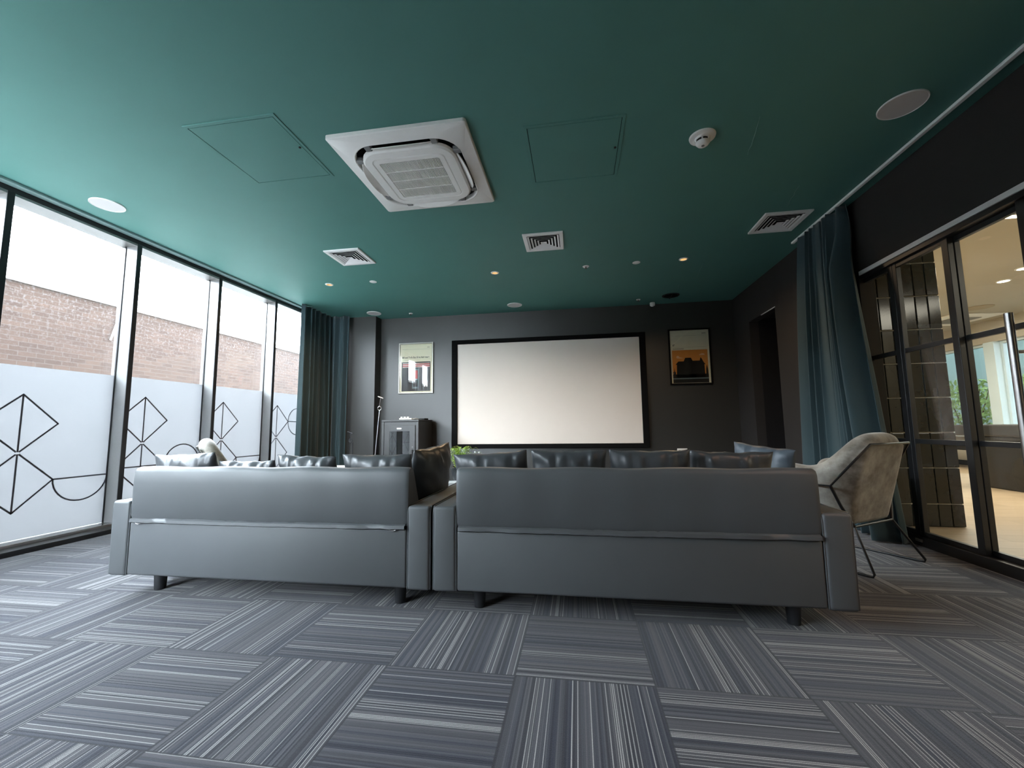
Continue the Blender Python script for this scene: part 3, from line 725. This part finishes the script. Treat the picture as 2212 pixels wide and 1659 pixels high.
# ------------------------------------------------------------------ sofas
def panel_soft(mb, lo, hi, bev, puff=0, nx=24, nz=8, seed=0):
    mb.box(lo, hi, bev, 3); return mb
def sofa(label, x0, x1, pulls):
    W = x1 - x0; t = thing('sofa', label, 'sofa', ((x0 + x1) / 2, 2.05, 0), 0); h = W / 2; aw = .118; ih = h - aw - .004
    rr = random.Random(int(h * 1000))
    # lower back panel
    MB().box((-ih, 0, .118), (ih, .16, .405), .012, 3).build('base_panel', M['leather'], t, True, 60)
    # backrest: slightly tilted slab, thin at the top
    b = MB(); pr_ = [(.010, .418), (.000, .44), (.002, .62), (.006, .685), (.016, .704), (.040, .712), (.066, .704), (.080, .68), (.19, .44), (.19, .418)]
    n = len(pr_); loops = []
    for (xx, ins) in ((-ih - .004, .012), (-ih + .004, .003), (-ih + .016, 0), (ih - .016, 0), (ih - .004, .003), (ih + .004, .012)):
        cy = .08; cz = .56; loops.append([(xx, cy + (y - cy) * (1 - ins * 6), cz + (z - cz) * (1 - ins * 2)) for y, z in pr_])
    if True:
        mid = []
        for k in range(2, 3):
            for q in range(1, 24):
                xx = -ih + .016 + (2 * ih - .032) * q / 24; wv = .0025 * math.sin(q * 1.7) + .002 * math.sin(q * .6 + 1)
                mid.append([(xx, y - wv * (1 if y < .05 else 0), z + (.003 * math.sin(q * .9) if z > .69 else 0)) for y, z in pr_])
        loops = loops[:3] + mid + loops[3:]
    loft(b, loops, True, True); b.build('backrest', M['leather'], t, True, 50)
    # loose flap covering the seam
    fl = MB(); v = []; N = 60
    for q in range(N + 1):
        s_ = q / N; xx = -ih + .008 + (2 * ih - .016) * s_; dz = -.004 * math.sin(s_ * PI) + rr.uniform(-.0012, .0012); lift = .006 + .004 * math.sin(s_ * 40) * (1 if s_ < .2 or s_ > .75 else .3)
        for (yy, zz) in ((.012, .432), (-.004 - lift, .424), (-.006 - lift, .408), (.004, .402)): v.append((xx, yy, zz + dz))
    fl.add(v, [(q * 4 + e, q * 4 + e + 1, q * 4 + 5 + e, q * 4 + 4 + e) for q in range(N) for e in range(3)])
    fl.build('seam_flap', M['leather'], t, True, 60)
    MB().box((-ih + .02, .004, .398), (ih - .02, .10, .425)).build('seam_gap', M['darkvoid'], t)
    # seat
    MB().box((-ih, .10, .16), (ih, .86, .245), .01).build('seat_base', M['leather'], t, True, 60)
    for sg in (-1, 1):
        MB().box((min(sg * .003, sg * ih), .20, .24), (max(sg * .003, sg * ih), .88, .352), .03, 4).build('seat_cushion', M['leather'], t, True, 60)
        xa, xb = (h - aw, h) if sg > 0 else (-h, -h + aw)
        ar = MB().box((xa, -.004, .112), (xb, .90, .522), .016, 4).build('arm', M['leather'], t, True, 60)
        xi = xb if sg < 0 else xa; xo = xa if sg < 0 else xb
        MB().tube([(xi, .005, .118), (xi, .004, .48), (xi, .008, .505), (xi, .022, .519), (xi, .88, .521)], .0035, 6).tube([(xo, .008, .118), (xo, .006, .48), (xo, .010, .505), (xo, .022, .519), (xo, .88, .521)], .0035, 6).build('piping', M['leather'], ar, True)
        for yy in (.13, .78):
            MB().cyl((sg * (ih - .085), yy, .060), .028, .12, 24, .034, bev=.003).build('leg', M['leg'], t, True, 40)
    for px in pulls:
        MB().tube([(px + .016 * math.cos(2 * PI * k / 14), -.010, .405 + .006 * math.sin(2 * PI * k / 14)) for k in range(14)], .0022, 6, True).build('zip_pull', M['alu'], t, True)
    return t
sofa('grey leatherette sofa nearest the windows, seen from behind', -2.640, -.744, (-.76, .755))
sofa('grey leatherette sofa nearest the armchair and glass doors, seen from behind', -.727, 1.166, ())

# ------------------------------------------------------------------ cushions
def cushion_mesh(seed, w=.43, d=.15, wr=1.0):
    rr = random.Random(seed); n = 26; v = []; ph = [rr.uniform(0, 6) for _ in range(8)]
    def pt(u, s, sd):
        ex = 1 - .042 * (1 - abs(s) ** 2.2); ez = 1 - .042 * (1 - abs(u) ** 2.2)
        tt = max(0, (1 - abs(u) ** 2.6)) ** .55 * max(0, (1 - abs(s) ** 2.6)) ** .55
        edge = max(abs(u), abs(s))
        wv = .0065 * wr * (math.sin(u * 16 + ph[0] + sd) * max(0, s - .2) + math.sin(u * 23 + ph[1]) * abs(s) ** 3 + .8 * math.sin(s * 17 + ph[2]) * abs(u) ** 3 + .5 * math.sin((u + s) * 9 + ph[3]))
        return (u * w / 2 * ex, sd * (d / 2 * tt) + wv * min(1, tt * 1.6), s * w / 2 * ez +   .002 * wr * math.sin(u * 9 + ph[4]) * max(0, s) ** 4)
    def g(k): x = -1 + 2 * k / n; return math.sin(x * PI / 2) * .5 + x * .5
    m = MB()
    for sd in (1, -1):
        vv = [pt(g(a), g(b_), sd) for a in range(n + 1) for b_ in range(n + 1)]
        m.add(vv, [(a * (n + 1) + b_, (a + 1) * (n + 1) + b_, (a + 1) * (n + 1) + b_ + 1, a * (n + 1) + b_ + 1) for a in range(n) for b_ in range(n)])
    me = bpy.data.meshes.new('cushion'); me.from_pydata(m.v, [], m.f)
    b = bmesh.new(); b.from_mesh(me); bmesh.ops.remove_doubles(b, verts=b.verts, dist=.0004); bmesh.ops.recalc_face_normals(b, faces=b.faces); b.to_mesh(me); b.free()
    for p in me.polygons: p.use_smooth = True
    return me
def cushion(label, loc, rot, seed, mat='cush', w=.43, d=.15, group='loose sofa cushions', wr=1.0):
    me = cushion_mesh(seed, w, d, wr); me.materials.append(M[mat]); o = bpy.data.objects.new('cushion', me); COL.objects.link(o)
    o.location = loc; o.rotation_euler = [math.radians(a) for a in rot]; return tag(o, label, 'cushion', group)
LN = 17
def row(label, xa, xb, ztop, seed, roll=0, mat='cush', tilt=LN, y=2.305, wr=1):
    w = max(.375, xb - xa); z = ztop - w / 2 * math.cos(math.radians(tilt)) + .006
    cushion(label, ((xa + xb) / 2, y, z), (tilt, roll, 0), seed, mat, w, .15, wr=wr)
row('grey cushion in front of the beige armchair, leftmost on the left sofa', -2.605, -2.175, .772, 11, -2)
row('low slumped grey cushion, second from the left on the left sofa', -2.160, -1.78, .728, 12, 0, wr=1.3)
row('grey wrinkled cushion, third from the left on the left sofa', -1.772, -1.395, .757, 13, 2, wr=1.5)
row('grey cushion in front of the black rack cabinet on the left sofa', -1.345, -.925, .765, 14, 0)
row('grey cushion just right of the potted plant on the right sofa', -.672, -.262, .773, 15, -3)
row('grey cushion under the left half of the screen, second on the right sofa', -.250, .148, .784, 16, 0, wr=1.3)
row('grey cushion under the right end of the screen, third on the right sofa', .160, .565, .784, 17, 0)
row('shiny grey cushion, fourth from the left on the right sofa', .572, .975, .772, 18, 1, y=2.36, wr=1.3)
row('brownish grey cushion before the blue cushion on the right sofa', .745, 1.0, .764, 19, 1, y=2.27) if False else None
cushion('large grey cushion standing on edge at the right arm of the left sofa', (-.945, 2.59, .585), (9, -4, 80), 20, 'cush', .44, .17)
cushion('blue grey cushion leaning on the far right arm of the right sofa', (1.085, 2.70, .610), (6, 6, -52), 21, 'cushblue', .36, .13)

# ------------------------------------------------------------------ armchairs
def armchair(label, loc, rz, drop=0):
    t = thing('armchair', label, 'armchair', loc, rz, 'velvet armchairs')
    rings = [  # half rings from the arm front round to the middle of the back, outside bottom -> rod line -> top roll -> inside
        [(-.29, .62, .30), (-.285, .42, .275), (-.262, .24, .268), (-.222, .135, .268), (0, .122, .268)],
        [(-.335, .635, .41), (-.33, .42, .40), (-.315, .215, .39), (-.248, .092, .46), (0, .070, .46)],
        [(-.352, .64, .515), (-.358, .42, .517), (-.340, .172, .517), (-.226, .004, .775), (0, -.006, .775)],
        [(-.350, .63, .60), (-.358, .42, .605), (-.342, .200, .570), (-.262, .004, .822), (0, -.006, .826)],
        [(-.305, .62, .658), (-.315, .42, .664), (-.300, .250, .600), (-.238, .050, .858), (0, .040, .856)],
        [(-.245, .61, .630), (-.245, .42, .642), (-.225, .285, .605), (-.175, .118, .836), (0, .108, .836)],
        [(-.225, .60, .50), (-.222, .42, .50), (-.205, .27, .55), (-.165, .165, .68), (0, .155, .68)],
        [(-.225, .60, .36), (-.222, .42, .36), (-.205, .27, .38), (-.165, .20, .40), (0, .20, .40)],
    ]
    rings = [[(x, y, z - (drop if (z > .38 and q < 3) else 0) * (1 if q < 2 else .55) * min(1, max(0, (z - .36) / .2))) for q, (x, y, z) in enumerate(r)] for r in rings]
    full = []
    for r in rings:
        full.append(r + [(-x, y, z) for x, y, z in r[-2::-1]])
    n = len(full[0]); m = MB(); v = [p for L in full for p in L]; K = len(full)
    f = [(k * n + q, k * n + q + 1, (k + 1) * n + q + 1, (k + 1) * n + q) for k in range(K - 1) for q in range(n - 1)]
    f += [tuple(k * n for k in range(K))[::-1], tuple(k * n + n - 1 for k in range(K))]
    f += [((K - 1) * n + q, (K - 1) * n + q + 1, q + 1, q) for q in range(n - 1)]
    m.add(v, f); o = m.build('shell', M['velvet'], t); 
    b = bmesh.new(); b.from_mesh(o.data); cl = b.edges.layers.float.new('crease_edge'); b.verts.ensure_lookup_table()
    for e in b.edges:
        i, j = sorted((e.verts[0].index, e.verts[1].index))
        if i // n == 2 and j // n == 2: e[cl] = .55
        if i // n == 0 and j // n == 0: e[cl] = .8
        if i % n == j % n and i % n in (3, n - 4) and j // n <= 2: e[cl] = .7
    b.to_mesh(o.data); b.free(); subsurf(o, 3)
    s = MB().box((-.225, .17, .265), (.225, .665, .435), .05, 4).build('seat_cushion', M['velvet'], t, True, 60)
    R_ = .0075
    def mir(p): return [(-x, y, z) for x, y, z in p]
    rod = [(-.372, .64, .515 - drop * .75), (-.372, .42, .520 - drop * .75), (-.358, .165, .520 - drop * .43), (-.236, -.010, .778)]
    m = MB().tube(rod + mir(rod)[::-1], R_, 10)
    for sg in (1, -1):
        k = lambda p: [(sg * x, y, z) for x, y, z in p]
        m.tube(k([(-.358, .165, .520 - drop * .43), (-.300, .145, .39), (-.228, .118, .262)]), R_ * 1.25, 10)
        m.tube(k([(-.372, .64, .515 - drop * .75), (-.36, .66, .49 - drop * .75), (-.315, .70, .02), (-.312, .69, .009), (-.312, .66, .008), (-.312, .03, .008), (-.312, .004, .010), (-.309, -.002, .022), (-.228, .118, .262)]), R_, 10)
    m.tube([(-.228, .118, .262), (.228, .118, .262)], R_, 10).tube([(-.30, .66, .27), (.30, .66, .27)], R_, 10)
    for sg in (1, -1): m.tube([(sg * .228, .118, .262), (sg * .335, .67, .27)], R_, 8)
    m.build('frame', M['blackmetal'], t, True, 60)
    return t
A = armchair('taupe velvet armchair with black rod frame beside the glass doors', (1.955, 3.005, 0), math.radians(34))
armchair('beige velvet armchair by the windows beyond the left sofa', (-3.21, 3.13, 0), math.radians(-45), .12)

# ------------------------------------------------------------------ rack cabinet, mic stands, table, plant
rk = thing('rack_cabinet', 'black glass fronted rack cabinet by the dark screen wall', 'cabinet', (-2.745, 6.19, 0))
MB().box((-.305, 0, .03), (.305, .60, 1.01), .004).build('body', M['rack'], rk)
MB().box((-.310, -.008, 1.012), (.310, .605, 1.045), .006).build('top_plate', M['rack'], rk)
MB().box((-.300, .02, 0), (.300, .58, .03)).build('plinth', M['black'], rk)
for sg in (-1, 1): MB().box((sg * .285 - .020, -.010, .04), (sg * .285 + .020, 0, 1.008), .002).build('front_post', M['rack'], rk)
dr = MB(); P4b = lambda x0, x1, z0, z1, y: [(x0, y, z0), (x1, y, z0), (x1, y, z1), (x0, y, z1)]
loft(dr, [P4b(-.255, .255, .06, .955, -.001), P4b(-.255, .255, .06, .955, -.016), P4b(-.252, .252, .063, .952, -.018), P4b(-.165, .165, .15, .865, -.018), P4b(-.162, .162, .153, .862, -.008)])
dd = dr.build('door', M['rack'], rk)
MB().box((-.166, -.0125, .15), (.166, -.0085, .866)).build('window', M['rackglass'], dd)
MB().box((.205, -.028, .44), (.225, -.018, .58), .003).build('handle', M['black'], dd)
MB().cyl((.215, -.020, .62), .011, .006, 16, axis='Y').build('lock', M['alu'], dd)
MB().box((-.045, -.0205, .895), (.030, -.0185, .918), .001).build('name_plate', M['whitepl'], dd)
MB().box((-.255, -.003, .960), (.255, -.0005, 1.006)).build('head_bar', M['rack'], rk)
MB().box((-.15, -.0035, .16), (.15, -.0015, .86)).build('dark_interior', M['darkvoid'], rk)
ps = thing('power_strip', 'white power strip with sockets on top of the rack cabinet', 'power strip', (-2.70, 6.30, 1.045), .15)
MB().box((-.10, -.03, 0), (.10, .03, .025), .005).build('body', M['whitepl'], ps)
for k in range(3): MB().box((-.065 + .05 * k - .015, -.018, .025), (-.065 + .05 * k + .015, .018, .048), .004).build('plug', M['whitepl'], ps)
MB().tube([(.10, 0, .012), (.15, .02, .02), (.19, .06, .006)], .006, 8).build('cable', M['whitepl'], ps, True)
md = MB().box((-.13, -.09, 0), (.13, .09, .022), .005).build('media_box', M['black']); md.location = (-2.56, 6.50, 1.045)
tag(md, 'flat black box on the right of the rack cabinet top', 'box')

def mic_stand(label, loc, ztop, lean, ringz, mat='chrome', second=False):
    t = thing('microphone_stand', label, 'stand', loc, 0, 'microphone stands by the pillar')
    top = Vector((lean[0], lean[1], ztop))
    for k in range(3):
        a = k * 2 * PI / 3 + PI / 3; MB().tube([(0, 0, .16), (.2 * math.cos(a), .2 * math.sin(a), .012)], .008, 8).build('leg', M['blackmetal'], t, True)
    MB().tube([(0, 0, .12), top * (ringz / ztop) if not second else (0, 0, ringz)], .0085, 10).build('pole', M[mat], t, True)
    c = top * (ringz / ztop)
    MB().tube([(c.x + .030 * math.cos(2 * PI * k / 18), c.y, ringz + .030 + .030 * math.sin(2 * PI * k / 18)) for k in range(18)], .007, 8, True).build('clamp', M[mat], t, True)
    b0 = Vector((c.x - .005, c.y, ringz + .06)) if not second else Vector((-.06, 0, .2))
    MB().tube([b0, top], .006, 8).build('boom', M[mat], t, True)
    MB().tube([(top.x - .045, top.y, ztop + .022), (top.x + .045, top.y, ztop - .012)], .011, 10).build('clip', M[mat], t, True)
    return t
mic_stand('chrome microphone stand leaning against the left side of the rack cabinet', (-3.20, 6.22, 0), 1.40, (.105, 0), 1.20)
mic_stand('short dark microphone stand in front of the curtain and pillar', (-3.50, 6.12, 0), .845, (-.045, 0), .70, 'leg', True)

tb = thing('coffee_table', 'low white table beyond the left sofa', 'table', (-2.35, 4.45, 0))
MB().box((-.80, -.42, .425), (.80, .42, .46), .006).build('table_top', M['tabletop'], tb)
for sx in (-1, 1):
    for sy in (-1, 1): MB().box((sx * .74 - .025, sy * .36 - .025, 0), (sx * .74 + .025, sy * .36 + .025, .425), .004).build('leg', M['blackmetal'], tb)
t2 = thing('side_table', 'small dark table holding the potted plant between the sofas', 'table', (-1.10, 3.62, 0))
MB().cyl((0, 0, .385), .30, .03, 40, bev=.006).build('table_top', M['blackmetal'], t2, True)
MB().cyl((0, 0, .19), .03, .36, 20).build('pedestal', M['blackmetal'], t2, True)
MB().cyl((0, 0, .01), .2, .02, 32, bev=.004).build('foot', M['blackmetal'], t2, True)
b1 = MB().box((-.11, -.08, 0), (.11, .08, .022), .003).build('book', M['whitepaper']); b1.location = (-1.13, 3.47, .40); tag(b1, 'white paperback lying under the grey folder beside the plant pot', 'book')
b2 = MB().box((-.10, -.075, 0), (.10, .075, .030), .003).build('folder', plain('grey_card', (.42, .43, .43), .6)); b2.location = (-1.105, 3.48, .422); b2.rotation_euler = (0, 0, .25); tag(b2, 'grey folder lying on the white book beside the plant pot', 'folder')
pp = thing('potted_plant', 'bright green fern in a dark glazed pot between the two sofas', 'plant', (-1.055, 3.70, .40))
MB().lathe([(0, .0), (.045, 0), (.050, .012), (.075, .08), (.088, .155), (.082, .16), (.070, .14), (0, .135)], n=32).build('pot', M['pot'], pp, True)
fo = MB(); rr = random.Random(9)
for k in range(90):
    a = rr.uniform(0, 2 * PI); r_ = rr.uniform(.04, .16); hz = rr.uniform(.08, .21); base = Vector((rr.uniform(-.04, .04), rr.uniform(-.04, .04), .13)); n = 14
    P_ = []
    for q in range(n + 1):
        s_ = q / n; P_.append(base + Vector((math.cos(a) * r_ * s_, math.sin(a) * r_ * s_, hz * math.sin(s_ * PI * .66))))
    for q in range(2, n):
        d_ = (P_[q + 1] - P_[q - 1]).normalized(); L = .020 * math.sin(PI * (.15 + .85 * q / n)) + .004
        for sg in (-1, 1):
            sd = (Vector((-math.sin(a), math.cos(a), .25 * sg)) * sg + d_ * .5).normalized() * L
            fo.add([P_[q], P_[q] + sd * .5 + d_ * .005, P_[q] + sd, P_[q] + sd * .5 - d_ * .004], [(0, 1, 2, 3)])
fo.build('foliage', M['foliage'], pp)

# wall sockets under the screen
def sock(label, x, z):
    t = MB().box((-.012, -.010, -.012), (.012, 0, .012), .003).build('socket_plug', M['whitepl']); t.location = (x, YB - .0005, z); tag(t, label, 'plug', 'white plugs under the screen')
sock('tiny white plug on the wall under the screen, left of the pair', -1.70, .50)
sock('tiny white plug on the wall under the screen, right of the pair', -1.63, .495)
so = thing('wall_socket', 'white wall socket low on the dark wall under the right poster', 'socket', (1.60, YB, .50))
MB().box((-.075, -.012, -.045), (.075, 0, .045), .004).build('plate', M['whitepl'], so)
MB().box((-.05, -.016, -.01), (-.03, -.011, .02)).box((.03, -.016, -.01), (.05, -.011, .02)).build('switch', M['greypl'], so)

# ------------------------------------------------------------------ light
wd = bpy.data.worlds.new('overcast_sky'); sc.world = wd; wd.use_nodes = True; nt = wd.node_tree; nt.nodes.clear()
out = nt.nodes.new('ShaderNodeOutputWorld'); bg = nt.nodes.new('ShaderNodeBackground')
tc = nt.nodes.new('ShaderNodeTexCoord'); sp = nt.nodes.new('ShaderNodeSeparateXYZ'); nt.links.new(tc.outputs['Generated'], sp.inputs[0])
rp = nt.nodes.new('ShaderNodeValToRGB'); rp.color_ramp.elements[0].position = .45; rp.color_ramp.elements[0].color = (.80, .89, 1, 1)
rp.color_ramp.elements[1].position = .9; rp.color_ramp.elements[1].color = (.78, .88, 1, 1)
nt.links.new(sp.outputs[2], rp.inputs[0]); nt.links.new(rp.outputs[0], bg.inputs[0]); bg.inputs[1].default_value = 7.0
nt.links.new(bg.outputs[0], out.inputs[0])
def area(name, loc, rot, sx, sy, power, col, portal=False):
    l = bpy.data.lights.new(name, 'AREA'); l.shape = 'RECTANGLE'; l.size = sx; l.size_y = sy; l.energy = power; l.color = col
    if portal: l.cycles.is_portal = True
    o = bpy.data.objects.new(name, l); COL.objects.link(o); o.location = loc; o.rotation_euler = rot; return o
area('rear_portal', (-3.77, YN - .25, 1.43), (-PI / 2, 0, 0), 1.36, 2.7, 1, (1, 1, 1), True)
area('window_portal', (GX - .08, 2.55, 1.45), (0, -PI / 2, 0), 2.8, 8.1, 1, (1, 1, 1), True)
area('garden_portal', (8.16, 6.6, 1.55), (0, PI / 2, 0), 1.8, 9.5, 1, (1, 1, 1), True)
# lamps of the adjacent room and of the rear of this room
for k, (x, y) in enumerate(((5.6, .1), (4.6, 6.2), (6.6, 4.6), (6.5, 7.4), (5.2, 9.8))):
    area('adjacent_room_lamp', (x, y, H - .01), (0, 0, 0), 1.5, 1.5, 13, (1, .92, .76))
for k, (x, y) in enumerate(((1.9, .85), (-.6, -.6), (1.6, -1.0))):
    t = thing('downlight', 'warm downlight in the ceiling behind the viewpoint', 'ceiling light', (x, y, H), 0, 'rear downlights')
    MB().lathe([(.036, -.002), (.038, -.008), (.050, -.006), (.052, 0)], n=32).build('trim_ring', M['whitemetal'], t, True)
    MB().lathe([(0, -.0035), (.0365, -.0035)], n=32).build('lamp', M['warm'], t, True)
    l = bpy.data.lights.new('rear_lamp', 'SPOT'); l.energy = 15 if k == 0 else 2; l.color = (1, .60, .40); l.spot_size = math.radians(110); l.spot_blend = .9; l.shadow_soft_size = .05
    o = bpy.data.objects.new('rear_beam', l); COL.objects.link(o); o.parent = t; o.location = (0, 0, -.02)

# ------------------------------------------------------------------ camera
f_px, yaw, pitch, roll, ch = 895.306, .153791, .102162, -.012662, .91648
fw = Vector((-math.sin(yaw) * math.cos(pitch), math.cos(yaw) * math.cos(pitch), math.sin(pitch)))
r0 = Vector((math.cos(yaw), math.sin(yaw), 0)); u0 = r0.cross(fw)
r = r0 * math.cos(roll) + u0 * math.sin(roll); u = u0 * math.cos(roll) - r0 * math.sin(roll)
cam = bpy.data.cameras.new('camera'); cam.sensor_width = 36; cam.sensor_fit = 'HORIZONTAL'; cam.lens = 36 * f_px / 2212; cam.clip_start = .02
co = bpy.data.objects.new('camera', cam); COL.objects.link(co)
Mx = Matrix((r, u, -fw)).transposed().to_4x4(); Mx.translation = Vector((0, 0, ch)); co.matrix_world = Mx
sc.camera = co
sc.view_settings.view_transform = 'Standard'; sc.view_settings.look = 'None'; sc.view_settings.gamma = 1
sc.view_settings.exposure = 2.8
sc.cycles.use_denoising = True
sc.cycles.max_bounces = 14; sc.cycles.diffuse_bounces = 7; sc.cycles.transparent_max_bounces = 16; sc.cycles.caustics_reflective = False
sc.cycles.sample_clamp_indirect = 6
